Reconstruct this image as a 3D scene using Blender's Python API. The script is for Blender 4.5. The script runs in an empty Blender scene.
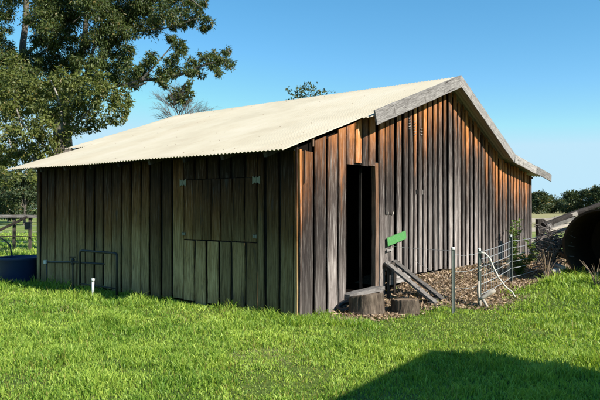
import bpy, math, random
import numpy as np
from mathutils import Vector, Matrix

random.seed(11)
rng = np.random.default_rng(11)
scene = bpy.context.scene
COL = scene.collection

# ------------------------------------------------------------------ camera
CAM_H = 1.6
cam_d = bpy.data.cameras.new("camera")
cam = bpy.data.objects.new("camera", cam_d)
COL.objects.link(cam)
cam.location = (0, 0, CAM_H)
cam.rotation_euler = (math.radians(90.74), 0, 0)
cam_d.sensor_width = 36
cam_d.lens = 37.1
cam_d.clip_start = 0.05
cam_d.clip_end = 3000
scene.camera = cam

# ------------------------------------------------------------------ light
SUN_EL = math.radians(34)
SUN_H = Vector((0.812, -0.584, 0)).normalized()          # horizontal direction towards the sun
SUN_DIR = Vector((SUN_H.x * math.cos(SUN_EL), SUN_H.y * math.cos(SUN_EL), math.sin(SUN_EL)))
world = bpy.data.worlds.new("World")
scene.world = world
world.use_nodes = True
wn = world.node_tree
for n in list(wn.nodes):
    wn.nodes.remove(n)
sky = wn.nodes.new("ShaderNodeTexSky")
sky.sky_type = 'NISHITA'
sky.sun_disc = False
sky.sun_elevation = SUN_EL
sky.sun_rotation = math.atan2(SUN_H.x, SUN_H.y)
sky.altitude = 0
sky.air_density = 0.8
sky.dust_density = 0.0
sky.ozone_density = 1.3
bg = wn.nodes.new("ShaderNodeBackground")
bg.inputs[1].default_value = 0.124
wo = wn.nodes.new("ShaderNodeOutputWorld")
hsv = wn.nodes.new("ShaderNodeHueSaturation")
hsv.inputs["Hue"].default_value = 0.488
hsv.inputs["Saturation"].default_value = 1.42
hsv.inputs["Value"].default_value = 1.0
gam = wn.nodes.new("ShaderNodeGamma")
gam.inputs["Gamma"].default_value = 0.85
mn = wn.nodes.new("ShaderNodeMix"); mn.data_type = 'RGBA'; mn.blend_type = 'DARKEN'
mn.inputs[0].default_value = 1.0
mn.inputs[7].default_value = (2.15, 3.25, 3.9, 1)          # the haze near the horizon never gets whiter than this
wn.links.new(sky.outputs[0], gam.inputs[0])
wn.links.new(gam.outputs[0], hsv.inputs["Color"])
wn.links.new(hsv.outputs[0], mn.inputs[6])
wn.links.new(mn.outputs[2], bg.inputs[0])
wn.links.new(bg.outputs[0], wo.inputs[0])
sun_d = bpy.data.lights.new("sun", 'SUN')
sun_d.energy = 5.0
sun_d.angle = math.radians(0.5)
sun_d.color = (1.0, 0.95, 0.86)
sun = bpy.data.objects.new("sun", sun_d)
sun.rotation_euler = (-SUN_DIR).to_track_quat('-Z', 'Y').to_euler()
sun.location = SUN_DIR * 50
COL.objects.link(sun)
scene.view_settings.view_transform = 'Standard'
scene.view_settings.look = 'None'
scene.view_settings.exposure = 1.0
scene.view_settings.gamma = 1.0
scene.view_settings.use_curve_mapping = False

# ------------------------------------------------------------------ helpers
F = 619.0
def P(px, py, d):
    """design helper: where a feature seen in the photo lies at distance d"""
    return Vector(((px - 300) / F * d, d, CAM_H + (208 - py) / F * d))

GX, GY = 0.615, 0.788                     # gable direction in plan
def un(x, y):
    dy = y - 8.84
    return GX * x + GY * dy, GY * x - GX * dy     # along the gable, out of the gable
def world_un(u, n, z=0.0):
    return Vector((GX * u + GY * n, 8.84 + GY * u - GX * n, z))

def sm(a, b, x):
    t = np.clip((x - a) / (b - a), 0, 1)
    return t * t * (3 - 2 * t)

_perm = rng.random((256, 256))
def vnoise(x, y, s):
    x = np.asarray(x, float) * s + 1000.3
    y = np.asarray(y, float) * s + 1000.7
    xi = np.floor(x).astype(int); yi = np.floor(y).astype(int)
    fx = x - xi; fy = y - yi
    fx = fx * fx * (3 - 2 * fx); fy = fy * fy * (3 - 2 * fy)
    g = lambda a, b: _perm[a % 256, b % 256]
    return ((g(xi, yi) * (1 - fx) + g(xi + 1, yi) * fx) * (1 - fy) +
            (g(xi, yi + 1) * (1 - fx) + g(xi + 1, yi + 1) * fx) * fy)

def terrain(x, y):
    u, n = un(x, y)
    z = 0.31 * sm(2.0, 3.5, u) * (1 - sm(0.15, 1.9, n)) * sm(-9.5, -9.0, n)
    z = z + 0.27 * sm(2.2, 4.8, u) * sm(0.9, 2.3, n)
    z = z + (vnoise(x, y, 0.9) - 0.5) * 0.05 + (vnoise(x, y, 0.25) - 0.5) * 0.06
    return z
def tz(x, y):
    return float(terrain(np.array(x), np.array(y)))

def tag(o, label=None, cat=None, group=None, kind=None):
    if label: o["label"] = label
    if cat: o["category"] = cat
    if group: o["group"] = group
    if kind: o["kind"] = kind
    return o

def empty(name, loc=(0, 0, 0), rz=0.0):
    o = bpy.data.objects.new(name, None)
    o.empty_display_size = 0.2
    o.location = loc
    o.rotation_euler = (0, 0, rz)
    COL.objects.link(o)
    return o

class MB:
    def __init__(self):
        self.v = []; self.f = []; self.c = []; self.mi = []
    def add(self, verts, faces, cols=None, mi=0):
        b = len(self.v)
        self.v.extend([tuple(p) for p in verts])
        self.c.extend(cols if cols is not None else [(random.random(), 0, random.random(), 1)] * len(verts))
        self.f.extend([tuple(b + i for i in f) for f in faces])
        self.mi.extend([mi] * len(faces))
    def box(self, c, s, R=None, mi=0, col=None):
        r = random.random(); r2 = random.random()
        vs = []
        for dx in (-.5, .5):
            for dy in (-.5, .5):
                for dz in (-.5, .5):
                    p = Vector((dx * s[0], dy * s[1], dz * s[2]))
                    if R is not None: p = R @ p
                    vs.append(p + Vector(c))
        fs = [(0, 1, 3, 2), (4, 6, 7, 5), (0, 4, 5, 1), (2, 3, 7, 6), (0, 2, 6, 4), (1, 5, 7, 3)]
        self.add(vs, fs, [col or (r, 0.5, r2, 1)] * 8, mi)
    def beam(self, a, b, w, t, up=(0, 0, 1), mi=0, wob=0.0, segs=6):
        """a plank from a to b, w wide, t thick, with slightly uneven edges"""
        a = Vector(a); b = Vector(b)
        d = (b - a).normalized()
        up = Vector(up)
        side = d.cross(up).normalized()
        nrm = side.cross(d).normalized()
        r = random.random(); r2 = random.random()
        vs = []; fs = []
        for k in range(segs + 1):
            p = a.lerp(b, k / segs)
            o1 = (random.random() - .5) * wob; o2 = (random.random() - .5) * wob; o3 = (random.random() - .5) * wob
            for s, q in ((-1, -1), (1, -1), (1, 1), (-1, 1)):
                vs.append(p + side * (s * w / 2 + (o1 if s < 0 else o2)) + nrm * (q * t / 2 + o3))
        for k in range(segs):
            for j in range(4):
                fs.append((k * 4 + j, k * 4 + (j + 1) % 4, k * 4 + 4 + (j + 1) % 4, k * 4 + 4 + j))
        fs.append((3, 2, 1, 0)); e = segs * 4
        fs.append((e, e + 1, e + 2, e + 3))
        self.add(vs, fs, [(r, 0.6, r2, 1)] * len(vs), mi)
    def tube(self, pts, radii, seg=8, mi=0, caps=True, rough=0.0):
        pts = [Vector(p) for p in pts]
        if not hasattr(radii, '__len__'): radii = [radii] * len(pts)
        n = len(pts); vs = []; fs = []
        ref = None
        r0 = random.random(); r2 = random.random()
        for i, p in enumerate(pts):
            d = (pts[min(i + 1, n - 1)] - pts[max(i - 1, 0)]).normalized()
            if ref is None:
                ref = d.orthogonal().normalized()
            ref = (ref - d * ref.dot(d)).normalized()
            bi = d.cross(ref)
            for k in range(seg):
                a = 2 * math.pi * k / seg
                rr = radii[i] * (1 + (random.random() - .5) * rough)
                vs.append(p + (ref * math.cos(a) + bi * math.sin(a)) * rr)
        for i in range(n - 1):
            for k in range(seg):
                fs.append((i * seg + k, i * seg + (k + 1) % seg, (i + 1) * seg + (k + 1) % seg, (i + 1) * seg + k))
        if caps:
            fs.append(tuple(reversed(range(seg))))
            fs.append(tuple((n - 1) * seg + k for k in range(seg)))
        self.add(vs, fs, [(r0, 0.5, r2, 1)] * len(vs), mi)
    def lathe(self, prof, seg=24, c=(0, 0, 0), mi=0, R=None, jit=0.0):
        c = Vector(c); vs = []; fs = []
        ph = [1 + (random.random() - .5) * jit for _ in range(seg)]
        for r, z in prof:
            for k in range(seg):
                a = 2 * math.pi * k / seg
                p = Vector((r * math.cos(a) * ph[k], r * math.sin(a) * ph[k], z))
                if R is not None: p = R @ p
                vs.append(p + c)
        for i in range(len(prof) - 1):
            for k in range(seg):
                fs.append((i * seg + k, i * seg + (k + 1) % seg, (i + 1) * seg + (k + 1) % seg, (i + 1) * seg + k))
        self.add(vs, fs, None, mi)
    def build(self, name, mats, parent=None, smooth=False, loc=None):
        me = bpy.data.meshes.new(name)
        me.from_pydata(self.v, [], self.f)
        at = me.color_attributes.new("bd", 'FLOAT_COLOR', 'POINT')
        at.data.foreach_set("color", np.array(self.c, dtype=np.float32).ravel())
        if not isinstance(mats, (list, tuple)): mats = [mats]
        for m in mats: me.materials.append(m)
        me.polygons.foreach_set("material_index", self.mi)
        if smooth: me.polygons.foreach_set("use_smooth", [True] * len(self.f))
        me.update()
        o = bpy.data.objects.new(name, me)
        COL.objects.link(o)
        if parent is not None: o.parent = parent
        if loc is not None: o.location = loc
        return o

def np_mesh(name, verts, faces_idx, loops_per, cols, mat, parent=None):
    """verts (N,3); faces_idx flat loops; loops_per (M,) counts; cols (N,4)"""
    me = bpy.data.meshes.new(name)
    me.vertices.add(len(verts)); me.vertices.foreach_set("co", np.asarray(verts, np.float32).ravel())
    me.loops.add(len(faces_idx)); me.loops.foreach_set("vertex_index", np.asarray(faces_idx, np.int32))
    me.polygons.add(len(loops_per))
    st = np.concatenate([[0], np.cumsum(loops_per)[:-1]]).astype(np.int32)
    me.polygons.foreach_set("loop_start", st)
    me.update(calc_edges=True)
    at = me.color_attributes.new("bd", 'FLOAT_COLOR', 'POINT')
    at.data.foreach_set("color", np.asarray(cols, np.float32).ravel())
    me.materials.append(mat)
    me.validate()
    o = bpy.data.objects.new(name, me)
    COL.objects.link(o)
    if parent is not None: o.parent = parent
    return o

# ------------------------------------------------------------------ materials
class NT:
    def __init__(self, name):
        self.m = bpy.data.materials.new(name); self.m.use_nodes = True
        self.t = self.m.node_tree
        self.bsdf = self.t.nodes["Principled BSDF"]
        self.out = self.t.nodes["Material Output"]
    def n(self, typ, **kw):
        nd = self.t.nodes.new(typ)
        for k, v in kw.items(): setattr(nd, k, v)
        return nd
    def l(self, a, b): self.t.links.new(a, b)
    def coord(self, scale=(1, 1, 1)):
        tc = self.n("ShaderNodeTexCoord"); mp = self.n("ShaderNodeMapping")
        mp.inputs["Scale"].default_value = scale
        self.l(tc.outputs["Object"], mp.inputs["Vector"])
        return mp.outputs[0]
    def noise(self, vec, scale=1, detail=4, rough=.55, dist=0.0):
        nd = self.n("ShaderNodeTexNoise")
        nd.inputs["Scale"].default_value = scale; nd.inputs["Detail"].default_value = detail
        nd.inputs["Roughness"].default_value = rough; nd.inputs["Distortion"].default_value = dist
        self.l(vec, nd.inputs["Vector"])
        return nd.outputs["Fac"]
    def math(self, op, a, b=None, clamp=False):
        nd = self.n("ShaderNodeMath", operation=op); nd.use_clamp = clamp
        for i, q in enumerate((a, b)):
            if q is None: continue
            if hasattr(q, 'links'): self.l(q, nd.inputs[i])
            else: nd.inputs[i].default_value = q
        return nd.outputs[0]
    def ramp(self, fac, stops):
        nd = self.n("ShaderNodeValToRGB")
        e = nd.color_ramp.elements
        while len(e) < len(stops): e.new(.5)
        for i, (p, c) in enumerate(stops):
            e[i].position = p; e[i].color = (*c, 1) if len(c) == 3 else c
        self.l(fac, nd.inputs[0])
        return nd.outputs[0]
    def mix(self, fac, a, b, blend='MIX'):
        nd = self.n("ShaderNodeMix", data_type='RGBA', blend_type=blend)
        for s, q in ((nd.inputs[0], fac), (nd.inputs[6], a), (nd.inputs[7], b)):
            if hasattr(q, 'links'): self.l(q, s)
            elif isinstance(q, (int, float)): s.default_value = q
            else: s.default_value = (*q, 1)
        return nd.outputs[2]
    def attr(self):
        a = self.n("ShaderNodeAttribute", attribute_name="bd")
        s = self.n("ShaderNodeSeparateColor")
        self.l(a.outputs["Color"], s.inputs[0])
        return s.outputs[0], s.outputs[1], s.outputs[2]
    def bump(self, h, strength=.4, dist=.01):
        b = self.n("ShaderNodeBump"); b.inputs["Strength"].default_value = strength
        b.inputs["Distance"].default_value = dist
        self.l(h, b.inputs["Height"]); self.l(b.outputs[0], self.bsdf.inputs["Normal"])
    def finish(self, col, rough=.8, metal=0.0, spec=.3):
        if hasattr(col, 'links'): self.l(col, self.bsdf.inputs["Base Color"])
        else: self.bsdf.inputs["Base Color"].default_value = (*col, 1)
        if hasattr(rough, 'links'): self.l(rough, self.bsdf.inputs["Roughness"])
        else: self.bsdf.inputs["Roughness"].default_value = rough
        self.bsdf.inputs["Metallic"].default_value = metal
        self.bsdf.inputs["Specular IOR Level"].default_value = spec
        return self.m

def board_material(name, stops, wob=.5, dark_spots=.35, axis='z', dist_scale=1.0, lighten=.28):
    """weathered timber: bd.R random per board, bd.G distance below the sheltered top (in 4 m), bd.B random"""
    t = NT(name)
    r, g, b = t.attr()
    sc = {'z': (1, 1, .03), 'x': (.045, 1, 1), 'y': (1, .045, 1)}[axis]
    co = t.coord(sc)
    add = t.n("ShaderNodeVectorMath", operation='ADD')
    cmb = t.n("ShaderNodeCombineXYZ")
    t.l(t.math('MULTIPLY', r, 31.0), cmb.inputs[0]); t.l(t.math('MULTIPLY', b, 17.0), cmb.inputs[1]); t.l(t.math('MULTIPLY', r, 9.0), cmb.inputs[2])
    t.l(co, add.inputs[0]); t.l(cmb.outputs[0], add.inputs[1])
    v = add.outputs[0]
    grain = t.noise(v, 90, 6, .65, .3)
    streak = t.noise(v, 14, 4, .6, .2)
    patch = t.noise(t.coord((1, 1, .45)), 2.3, 4, .6)
    pos = t.math('MULTIPLY', g, dist_scale)
    pos = t.math('ADD', pos, t.math('MULTIPLY', t.math('SUBTRACT', r, .5), wob * .55))
    pos = t.math('ADD', pos, t.math('MULTIPLY', t.math('SUBTRACT', streak, .5), wob))
    pos = t.math('ADD', pos, t.math('MULTIPLY', t.math('SUBTRACT', patch, .5), wob * .8), )
    c = t.ramp(pos, stops)
    c = t.mix(t.math('MULTIPLY', t.math('SUBTRACT', .60, grain, True), 3.4, True), c, (.25, .235, .225), 'MULTIPLY')
    split = t.noise(v, 42, 3, .5, .6)
    c = t.mix(t.math('MULTIPLY', t.math('SUBTRACT', .36, split, True), 14, True), c, (.18, .16, .15), 'MULTIPLY')
    blot = t.noise(t.coord((1, 1, .6)), 16, 5, .7)
    c = t.mix(t.math('MULTIPLY', t.math('SUBTRACT', blot, .55, True), 3.5, True), c, (.5, .46, .43), 'MULTIPLY')
    c = t.mix(t.math('MULTIPLY', t.math('SUBTRACT', grain, .54, True), lighten * 9, True), c, t.mix(.5, c, (.62, .58, .53)))
    # per-board brightness
    hv = t.n("ShaderNodeHueSaturation")
    t.l(t.math('ADD', t.math('MULTIPLY', b, .95), .45), hv.inputs["Value"])
    t.l(c, hv.inputs["Color"])
    c = hv.outputs[0]
    knots = t.noise(t.coord((1, 1, .3)), 9, 2, .5)
    c = t.mix(t.math('MULTIPLY', t.math('SUBTRACT', knots, .66, True), 6, True), c, (.05, .04, .035))
    t.bump(t.math('ADD', grain, t.math('MULTIPLY', streak, .6)), .55, .006)
    return t.finish(c, .85, 0, .2)

M = {}
M['gable'] = board_material("weathered_gable_timber", [
    (0.0, (.43, .168, .044)), (.12, (.35, .130, .038)), (.23, (.18, .075, .032)), (.33, (.068, .043, .031)),
    (.50, (.060, .046, .041)), (.66, (.122, .100, .090)), (.82, (.205, .175, .16)), (1.0, (.24, .207, .19))], wob=.46, dist_scale=1.22, lighten=.5)
M['side'] = board_material("dark_topped_side_timber", [  # ramp is near black at the top, lighter brown further down
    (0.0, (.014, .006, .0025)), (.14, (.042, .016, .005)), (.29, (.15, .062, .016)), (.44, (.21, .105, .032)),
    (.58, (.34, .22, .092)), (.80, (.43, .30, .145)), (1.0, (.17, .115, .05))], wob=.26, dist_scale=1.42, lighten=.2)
M['grey_wood'] = board_material("silver_grey_timber", [
    (0, (.085, .072, .062)), (.5, (.20, .178, .16)), (1, (.30, .27, .245))], wob=.9, dist_scale=1.0, lighten=.3)
M['grey_wood_x'] = board_material("silver_grey_rail_timber", [
    (0, (.14, .125, .115)), (.5, (.27, .25, .235)), (1, (.38, .355, .33))], wob=.9, axis='x')
M['dark_wood'] = board_material("dark_old_timber", [
    (0, (.02, .016, .013)), (.5, (.045, .036, .03)), (1, (.09, .075, .062))], wob=.9, lighten=.06)
M['brown_wood'] = board_material("red_brown_timber", [
    (0, (.27, .11, .038)), (.5, (.14, .075, .042)), (1, (.17, .135, .11))], wob=.6, lighten=.12)

def simple(name, col, rough=.6, metal=0, var=.25, scale=6, spec=.4, bump=0):
    t = NT(name)
    nz = t.noise(t.coord(), scale, 5, .6)
    c = t.mix(nz, tuple(x * (1 - var) for x in col), tuple(min(1, x * (1 + var)) for x in col))
    if bump: t.bump(nz, bump, .01)
    return t.finish(c, rough, metal, spec)

def roof_material():
    t = NT("cream_corrugated_iron")
    co = t.coord()
    big = t.noise(co, .9, 5, .6)
    c = t.ramp(big, [(.3, (.34, .30, .222)), (.5, (.39, .35, .265)), (.7, (.42, .38, .30))])
    run = t.noise(t.coord((.35, 9, .35)), 2.2, 4, .6)
    c = t.mix(t.math('MULTIPLY', t.math('SUBTRACT', run, .56, True), 1.6, True), c, (.29, .22, .14))
    sp = t.noise(co, 7, 6, .75)
    c = t.mix(t.math('MULTIPLY', t.math('SUBTRACT', sp, .66, True), 5, True), c, (.27, .16, .09))
    r, g, b = t.attr()
    c = t.mix(t.math('MULTIPLY', r, .22), c, (.36, .295, .20))
    return t.finish(c, .62, 0, .25)
M['roof'] = roof_material()
M['nail'] = simple("rusty_nail_heads", (.16, .09, .05), .7)
M['steel'] = simple("galvanised_wire", (.55, .58, .60), .4, .6, .1)
M['post_green'] = simple("green_painted_steel", (.075, .09, .078), .75, .1, .5, 20)
M['white_paint'] = simple("white_paint", (.62, .62, .59), .5, 0, .08, 12)
M['hinge'] = simple("pale_painted_iron", (.20, .19, .14), .8, .0, .45, 25)
M['pipe'] = simple("dark_iron_pipe", (.035, .035, .035), .55, .3, .3, 25)
M['blue'] = simple("blue_plastic", (.009, .028, .095), .5, 0, .25, 5)
M['black_rubber'] = simple("black_plastic", (.018, .018, .02), .5, 0, .2, 8)
M['earth'] = simple('black_interior_shade', (.008, .006, .005), .95, 0, .4, 6, .02)  # darkness inside the barn painted as a near-black colour
M['rope'] = simple("white_rope_fibre", (.55, .51, .43), .9, 0, .15, 60)
M['bleached'] = simple("bleached_wood", (.33, .295, .25), .85, 0, .35, 14, .2, .4)
M['rust_tank'] = simple("rusted_iron", (.05, .026, .015), .9, .1, .6, 5, .2, .4)
M['bark'] = simple("grey_bark", (.11, .095, .08), .9, 0, .5, 5, .1, .6)
M['bark_pale'] = simple("pale_bark", (.25, .225, .195), .85, 0, .5, 3, .15, .3)
M['twig'] = simple("dead_twigs", (.13, .11, .10), .9, 0, .3, 8, .1)

def green_paint():
    t = NT("flaking_green_paint")
    co = t.coord()
    nz = t.noise(t.coord((1, 1, 1)), 38, 6, .7)
    c = t.mix(t.math('MULTIPLY', t.math('SUBTRACT', nz, .56, True), 6, True), (.06, .20, .055), (.22, .30, .18))
    return t.finish(c, .6, 0, .3)
M['green_paint'] = green_paint()

def stump_mat():
    t = NT("stump_bark_and_end_grain")
    tc = t.n("ShaderNodeTexCoord")
    g = t.n("ShaderNodeNewGeometry")
    sx = t.n("ShaderNodeSeparateXYZ"); t.l(g.outputs["Normal"], sx.inputs[0])
    top = t.math('GREATER_THAN', sx.outputs[2], .6)
    nz = t.noise(t.coord((1, 1, .25)), 22, 5, .65)
    nb = t.noise(t.coord(), 7, 4, .6)
    bark = t.ramp(nz, [(.3, (.03, .022, .017)), (.6, (.11, .085, .064)), (.8, (.24, .195, .15))])
    end = t.ramp(nb, [(.3, (.10, .07, .045)), (.6, (.25, .18, .12)), (.8, (.36, .28, .20))])
    t.bump(nz, .8, .02)
    return t.finish(t.mix(top, bark, end), .9, 0, .1)
M['stump'] = stump_mat()

def leaf_material(name, a, b, trans=.35, gloss=.4):
    t = NT(name)
    r, g, bb = t.attr()
    c = t.mix(r, a, b)
    c = t.mix(t.math('MULTIPLY', t.math('GREATER_THAN', bb, .94), .7), c, (.22, .15, .05))
    t.finish(c, .5, 0, gloss)
    tr = t.n("ShaderNodeBsdfTranslucent"); t.l(t.mix(1.0, c, (1.25, 1.25, .6), 'MULTIPLY'), tr.inputs[0])
    mx = t.n("ShaderNodeMixShader"); mx.inputs[0].default_value = trans
    t.l(t.bsdf.outputs[0], mx.inputs[1]); t.l(tr.outputs[0], mx.inputs[2])
    t.l(mx.outputs[0], t.out.inputs[0])
    return t.m
M['leaf_dark'] = leaf_material("dark_olive_leaves", (.018, .034, .009), (.085, .112, .026), .24, .3)
M['leaf_yellow'] = leaf_material("yellow_green_leaves", (.04, .06, .014), (.17, .19, .045), .28, .3)
M['leaf_far'] = leaf_material("far_leaves", (.03, .05, .025), (.075, .095, .04), .2, .2)
M['leaf_weed'] = leaf_material("weed_leaves", (.08, .14, .03), (.19, .27, .07), .4, .3)
M['grass'] = leaf_material("grass_blades", (.115, .225, .022), (.46, .57, .10), .42, .3)
M['litter'] = leaf_material("dry_leaf_litter", (.11, .07, .042), (.50, .37, .25), .1, .2)

def ground_material():
    t = NT("soil_and_turf")
    r, g, b = t.attr()                      # r litter, g distance (dry far field), b bare patches
    co = t.coord()
    n1 = t.noise(co, 3.0, 6, .65); n2 = t.noise(co, 30, 5, .7); n3 = t.noise(co, .35, 4, .6)
    turf = t.ramp(n2, [(.3, (.028, .042, .008)), (.55, (.08, .115, .022)), (.75, (.18, .20, .06))])
    far = t.ramp(n3, [(.35, (.12, .17, .035)), (.55, (.17, .21, .055)), (.7, (.30, .26, .12))])
    soil = t.ramp(n2, [(.3, (.12, .085, .055)), (.55, (.27, .20, .135)), (.75, (.42, .33, .23))])
    c = t.mix(g, turf, far)
    lit = t.math('ADD', r, t.math('MULTIPLY', t.math('SUBTRACT', n1, .5), .7))
    c = t.mix(t.math('MULTIPLY', t.math('SUBTRACT', lit, .35, True), 4, True), c, soil)
    c = t.mix(b, c, (.30, .25, .13))
    t.bump(n2, .5, .015)
    return t.finish(c, .95, 0, .1)
M['ground'] = ground_material()

# ------------------------------------------------------------------ ground
def axis_coords(lo, hi, step, far):
    a = list(np.arange(lo, hi + 1e-6, step))
    s = step; x = hi
    while x < far:
        s *= 1.35; x += s; a.append(x)
    s = step; x = lo
    while x > -far:
        s *= 1.35; x -= s; a.insert(0, x)
    return np.array(a)
def litter_mask(x, y):
    u, n = un(x, y)
    w = (vnoise(x, y, 1.7) - .5) * .8
    m = sm(2.2, 2.8, u) * (1 - sm(1.5, 2.1, n + w)) * (1 - sm(11.5, 12.5, u)) * sm(-.6, -.2, n)
    # worn doorstep
    m2 = (1 - sm(.5, 1.1, np.hypot((u - 1.75) / 1.7, (n - .45) / .75) + w * .35)) * sm(-.3, 0, n)
    return np.maximum(m, m2 * .95)
def barn_mask(x, y):
    u, n = un(x, y)
    return ((u > -.02) & (u < 10.5) & (n < .02) & (n > -8.4) & ((u > 1.5) | (n > -7.12)))
gx = axis_coords(-13, 12, .22, 900); gy = axis_coords(2.5, 22, .22, 900)
XX, YY = np.meshgrid(gx, gy, indexing='ij')
ZZ = terrain(XX, YY)
nx, ny = XX.shape
gv = np.stack([XX, YY, ZZ], -1).reshape(-1, 3)
I = np.arange(nx * ny).reshape(nx, ny)
q = np.stack([I[:-1, :-1], I[1:, :-1], I[1:, 1:], I[:-1, 1:]], -1).reshape(-1)
gd = np.hypot(XX, YY)
pat = sm(.74, .84, vnoise(XX, YY, .8)) * .3 * (YY < 14) + .75 * sm(6, 14, XX) * sm(26, 45, YY)
bmask = barn_mask(XX, YY)
gcol = np.stack([np.maximum(litter_mask(XX, YY), bmask * 1.0), sm(16, 30, gd), pat * (1 - bmask), np.ones_like(XX)], -1).reshape(-1, 4)
ground = np_mesh("ground", gv, q, np.full(len(q) // 4, 4), gcol, M['ground'])
ground.data.polygons.foreach_set("use_smooth", [True] * len(ground.data.polygons))
tag(ground, "bare earth and turf under the grass reaching the horizon", "ground", kind="structure")

# ------------------------------------------------------------------ barn
barn = empty("barn", (0, 8.84, 0), math.atan2(GY, GX))
tag(barn, "weathered timber barn with cream corrugated iron roof and open doorway", "barn")
U_END, W_LEAN, W_MAIN = 10.4, 7.08, 8.25
def roof_z(u):
    if u < 1.5: return 2.40 + (u + .5) * (3.07 - 2.40) / 2.0
    if u < 4.86: return 3.09 + (u - 1.5) * (4.24 - 3.09) / 3.36
    if u < 8.06: return 4.24 - (u - 4.86) * (4.24 - 2.86) / 3.2
    return 2.86 - (u - 8.06) * (2.86 - 2.48) / 2.95

def gmap(u, n, z): return (u, -n, z)
def smap(w, n, z): return (-n, w, z)
def board(mb, mp, a0, a1, z0, z1a, z1b, n0=0.0, th=.024, segs=9, wob=.006, topz=None, tilt=.004):
    r = random.random(); r2 = random.random()
    bow = random.uniform(-.008, .012); sh = random.uniform(-tilt, tilt)
    vs = []; cs = []; fs = []
    ph = random.random() * 6
    for k in range(segs + 1):
        t = k / segs
        la = a0 + random.uniform(-wob, wob) * .6 + sh * (t - .5) + wob * .7 * math.sin(t * 5 + ph)
        ra = a1 + random.uniform(-wob, wob) * .6 + sh * (t - .5) + wob * .7 * math.sin(t * 4 + ph * 2)
        nn = n0 + bow * math.sin(t * math.pi)
        za = z0 + (z1a - z0) * t; zb = z0 + (z1b - z0) * t
        cup = random.uniform(.0, .003)
        mid = (la + ra) / 2
        row = [(la, nn, za), (la + .004, nn + th - .003, za), (mid, nn + th - cup, (za + zb) / 2), (ra - .004, nn + th - .003, zb), (ra, nn, zb)]
        for (aa, n_, z_) in row:
            vs.append(mp(aa, n_, z_))
            tp = topz(aa) if topz else z1a
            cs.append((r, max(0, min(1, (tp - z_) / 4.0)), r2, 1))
    for k in range(segs):
        for j in range(5):
            jn = (j + 1) % 5
            fs.append((k * 5 + j, k * 5 + jn, k * 5 + 5 + jn, k * 5 + 5 + j))
    fs.append((4, 3, 2, 1, 0)); e = segs * 5
    fs.append((e, e + 1, e + 2, e + 3, e + 4))
    mb.add(vs, fs, cs)

# gable wall -----------------------------------------------------------
DOOR = (1.16, 2.03); DZ0, DZ1 = .25, 2.30
gw = MB()
u = 0.03
us = []
while u < U_END - .05:
    if u < 1.0: w = random.uniform(.235, .27); gap = random.uniform(.05, .075)
    elif u > 1.1 and u < 2.3: w = random.uniform(.17, .19); gap = .03
    else: w = random.uniform(.10, .155); gap = random.uniform(.07, .115)
    us.append((u, min(u + w, U_END)))
    u += w + gap
# fit the boards round the doorway
fixed = []
for a, b in us:
    if b > DOOR[0] - .02 and a < 2.40: continue
    fixed.append((a, b))
left_end = max(b for a, b in fixed if b < DOOR[0])
if DOOR[0] - left_end > .12: fixed.append((left_end + .035, DOOR[0]))
for a, b in fixed:
    low = random.uniform(.0, .03) if a < 1.2 else .37 - .012 * max(0, a - 4.5) + random.uniform(-.025, .02)
    ta, tb = roof_z(a) - .07, roof_z(b) - .07
    if a < .12: ta = tb = 2.42
    dt = random.choice([0, 0, 0, .02, .05])
    board(gw, gmap, a, b, low, ta - dt, tb - dt, random.uniform(0, .006), random.uniform(.02, .03), topz=roof_z)
# short boards above the door
for a, b in ((1.175, 1.395), (1.43, 1.60), (1.635, 1.80), (1.835, 2.03)):
    board(gw, gmap, a, b, DZ1 + random.uniform(-.01, .03), roof_z(a) - .07, roof_z(b) - .07, .002, .026, topz=roof_z)
# boards right of the door: full jamb board and patched boards with a break at 1.55 m
board(gw, gmap, 2.17, 2.345, .10, roof_z(2.17) - .07, roof_z(2.345) - .07, .004, .03, topz=roof_z)
for a, b in ((2.375, 2.50), (2.53, 2.655)):
    board(gw, gmap, a, b, 1.50, roof_z(a) - .07, roof_z(b) - .07, .012, .026, topz=roof_z)
board(gw, gmap, 2.37, 2.515, .52, 1.485, 1.485, -.01, .02, topz=roof_z)
board(gw, gmap, 2.525, 2.66, .52, 1.485, 1.485, -.012, .02, topz=roof_z)
gw.build("gable_wall", M['gable'], barn)

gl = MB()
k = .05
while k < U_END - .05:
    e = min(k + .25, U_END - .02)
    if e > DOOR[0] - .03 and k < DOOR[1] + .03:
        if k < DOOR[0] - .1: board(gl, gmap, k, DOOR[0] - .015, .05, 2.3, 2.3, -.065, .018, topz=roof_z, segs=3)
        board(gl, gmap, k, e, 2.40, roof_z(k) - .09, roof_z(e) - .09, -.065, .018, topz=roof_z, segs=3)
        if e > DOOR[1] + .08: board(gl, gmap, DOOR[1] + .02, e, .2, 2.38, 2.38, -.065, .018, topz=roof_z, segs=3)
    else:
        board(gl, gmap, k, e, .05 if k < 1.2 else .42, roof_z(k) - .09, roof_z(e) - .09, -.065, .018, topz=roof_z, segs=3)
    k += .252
gl.build("gap_shade_backing", M['earth'], barn)  # added black boards: make the gable gaps read dark and block light inside
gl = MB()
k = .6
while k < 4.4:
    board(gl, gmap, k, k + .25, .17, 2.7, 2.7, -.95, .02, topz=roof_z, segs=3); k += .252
gl.build("doorway_shade_screen", M['earth'], barn)  # added black screen behind the doorway to keep the opening dark
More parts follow.
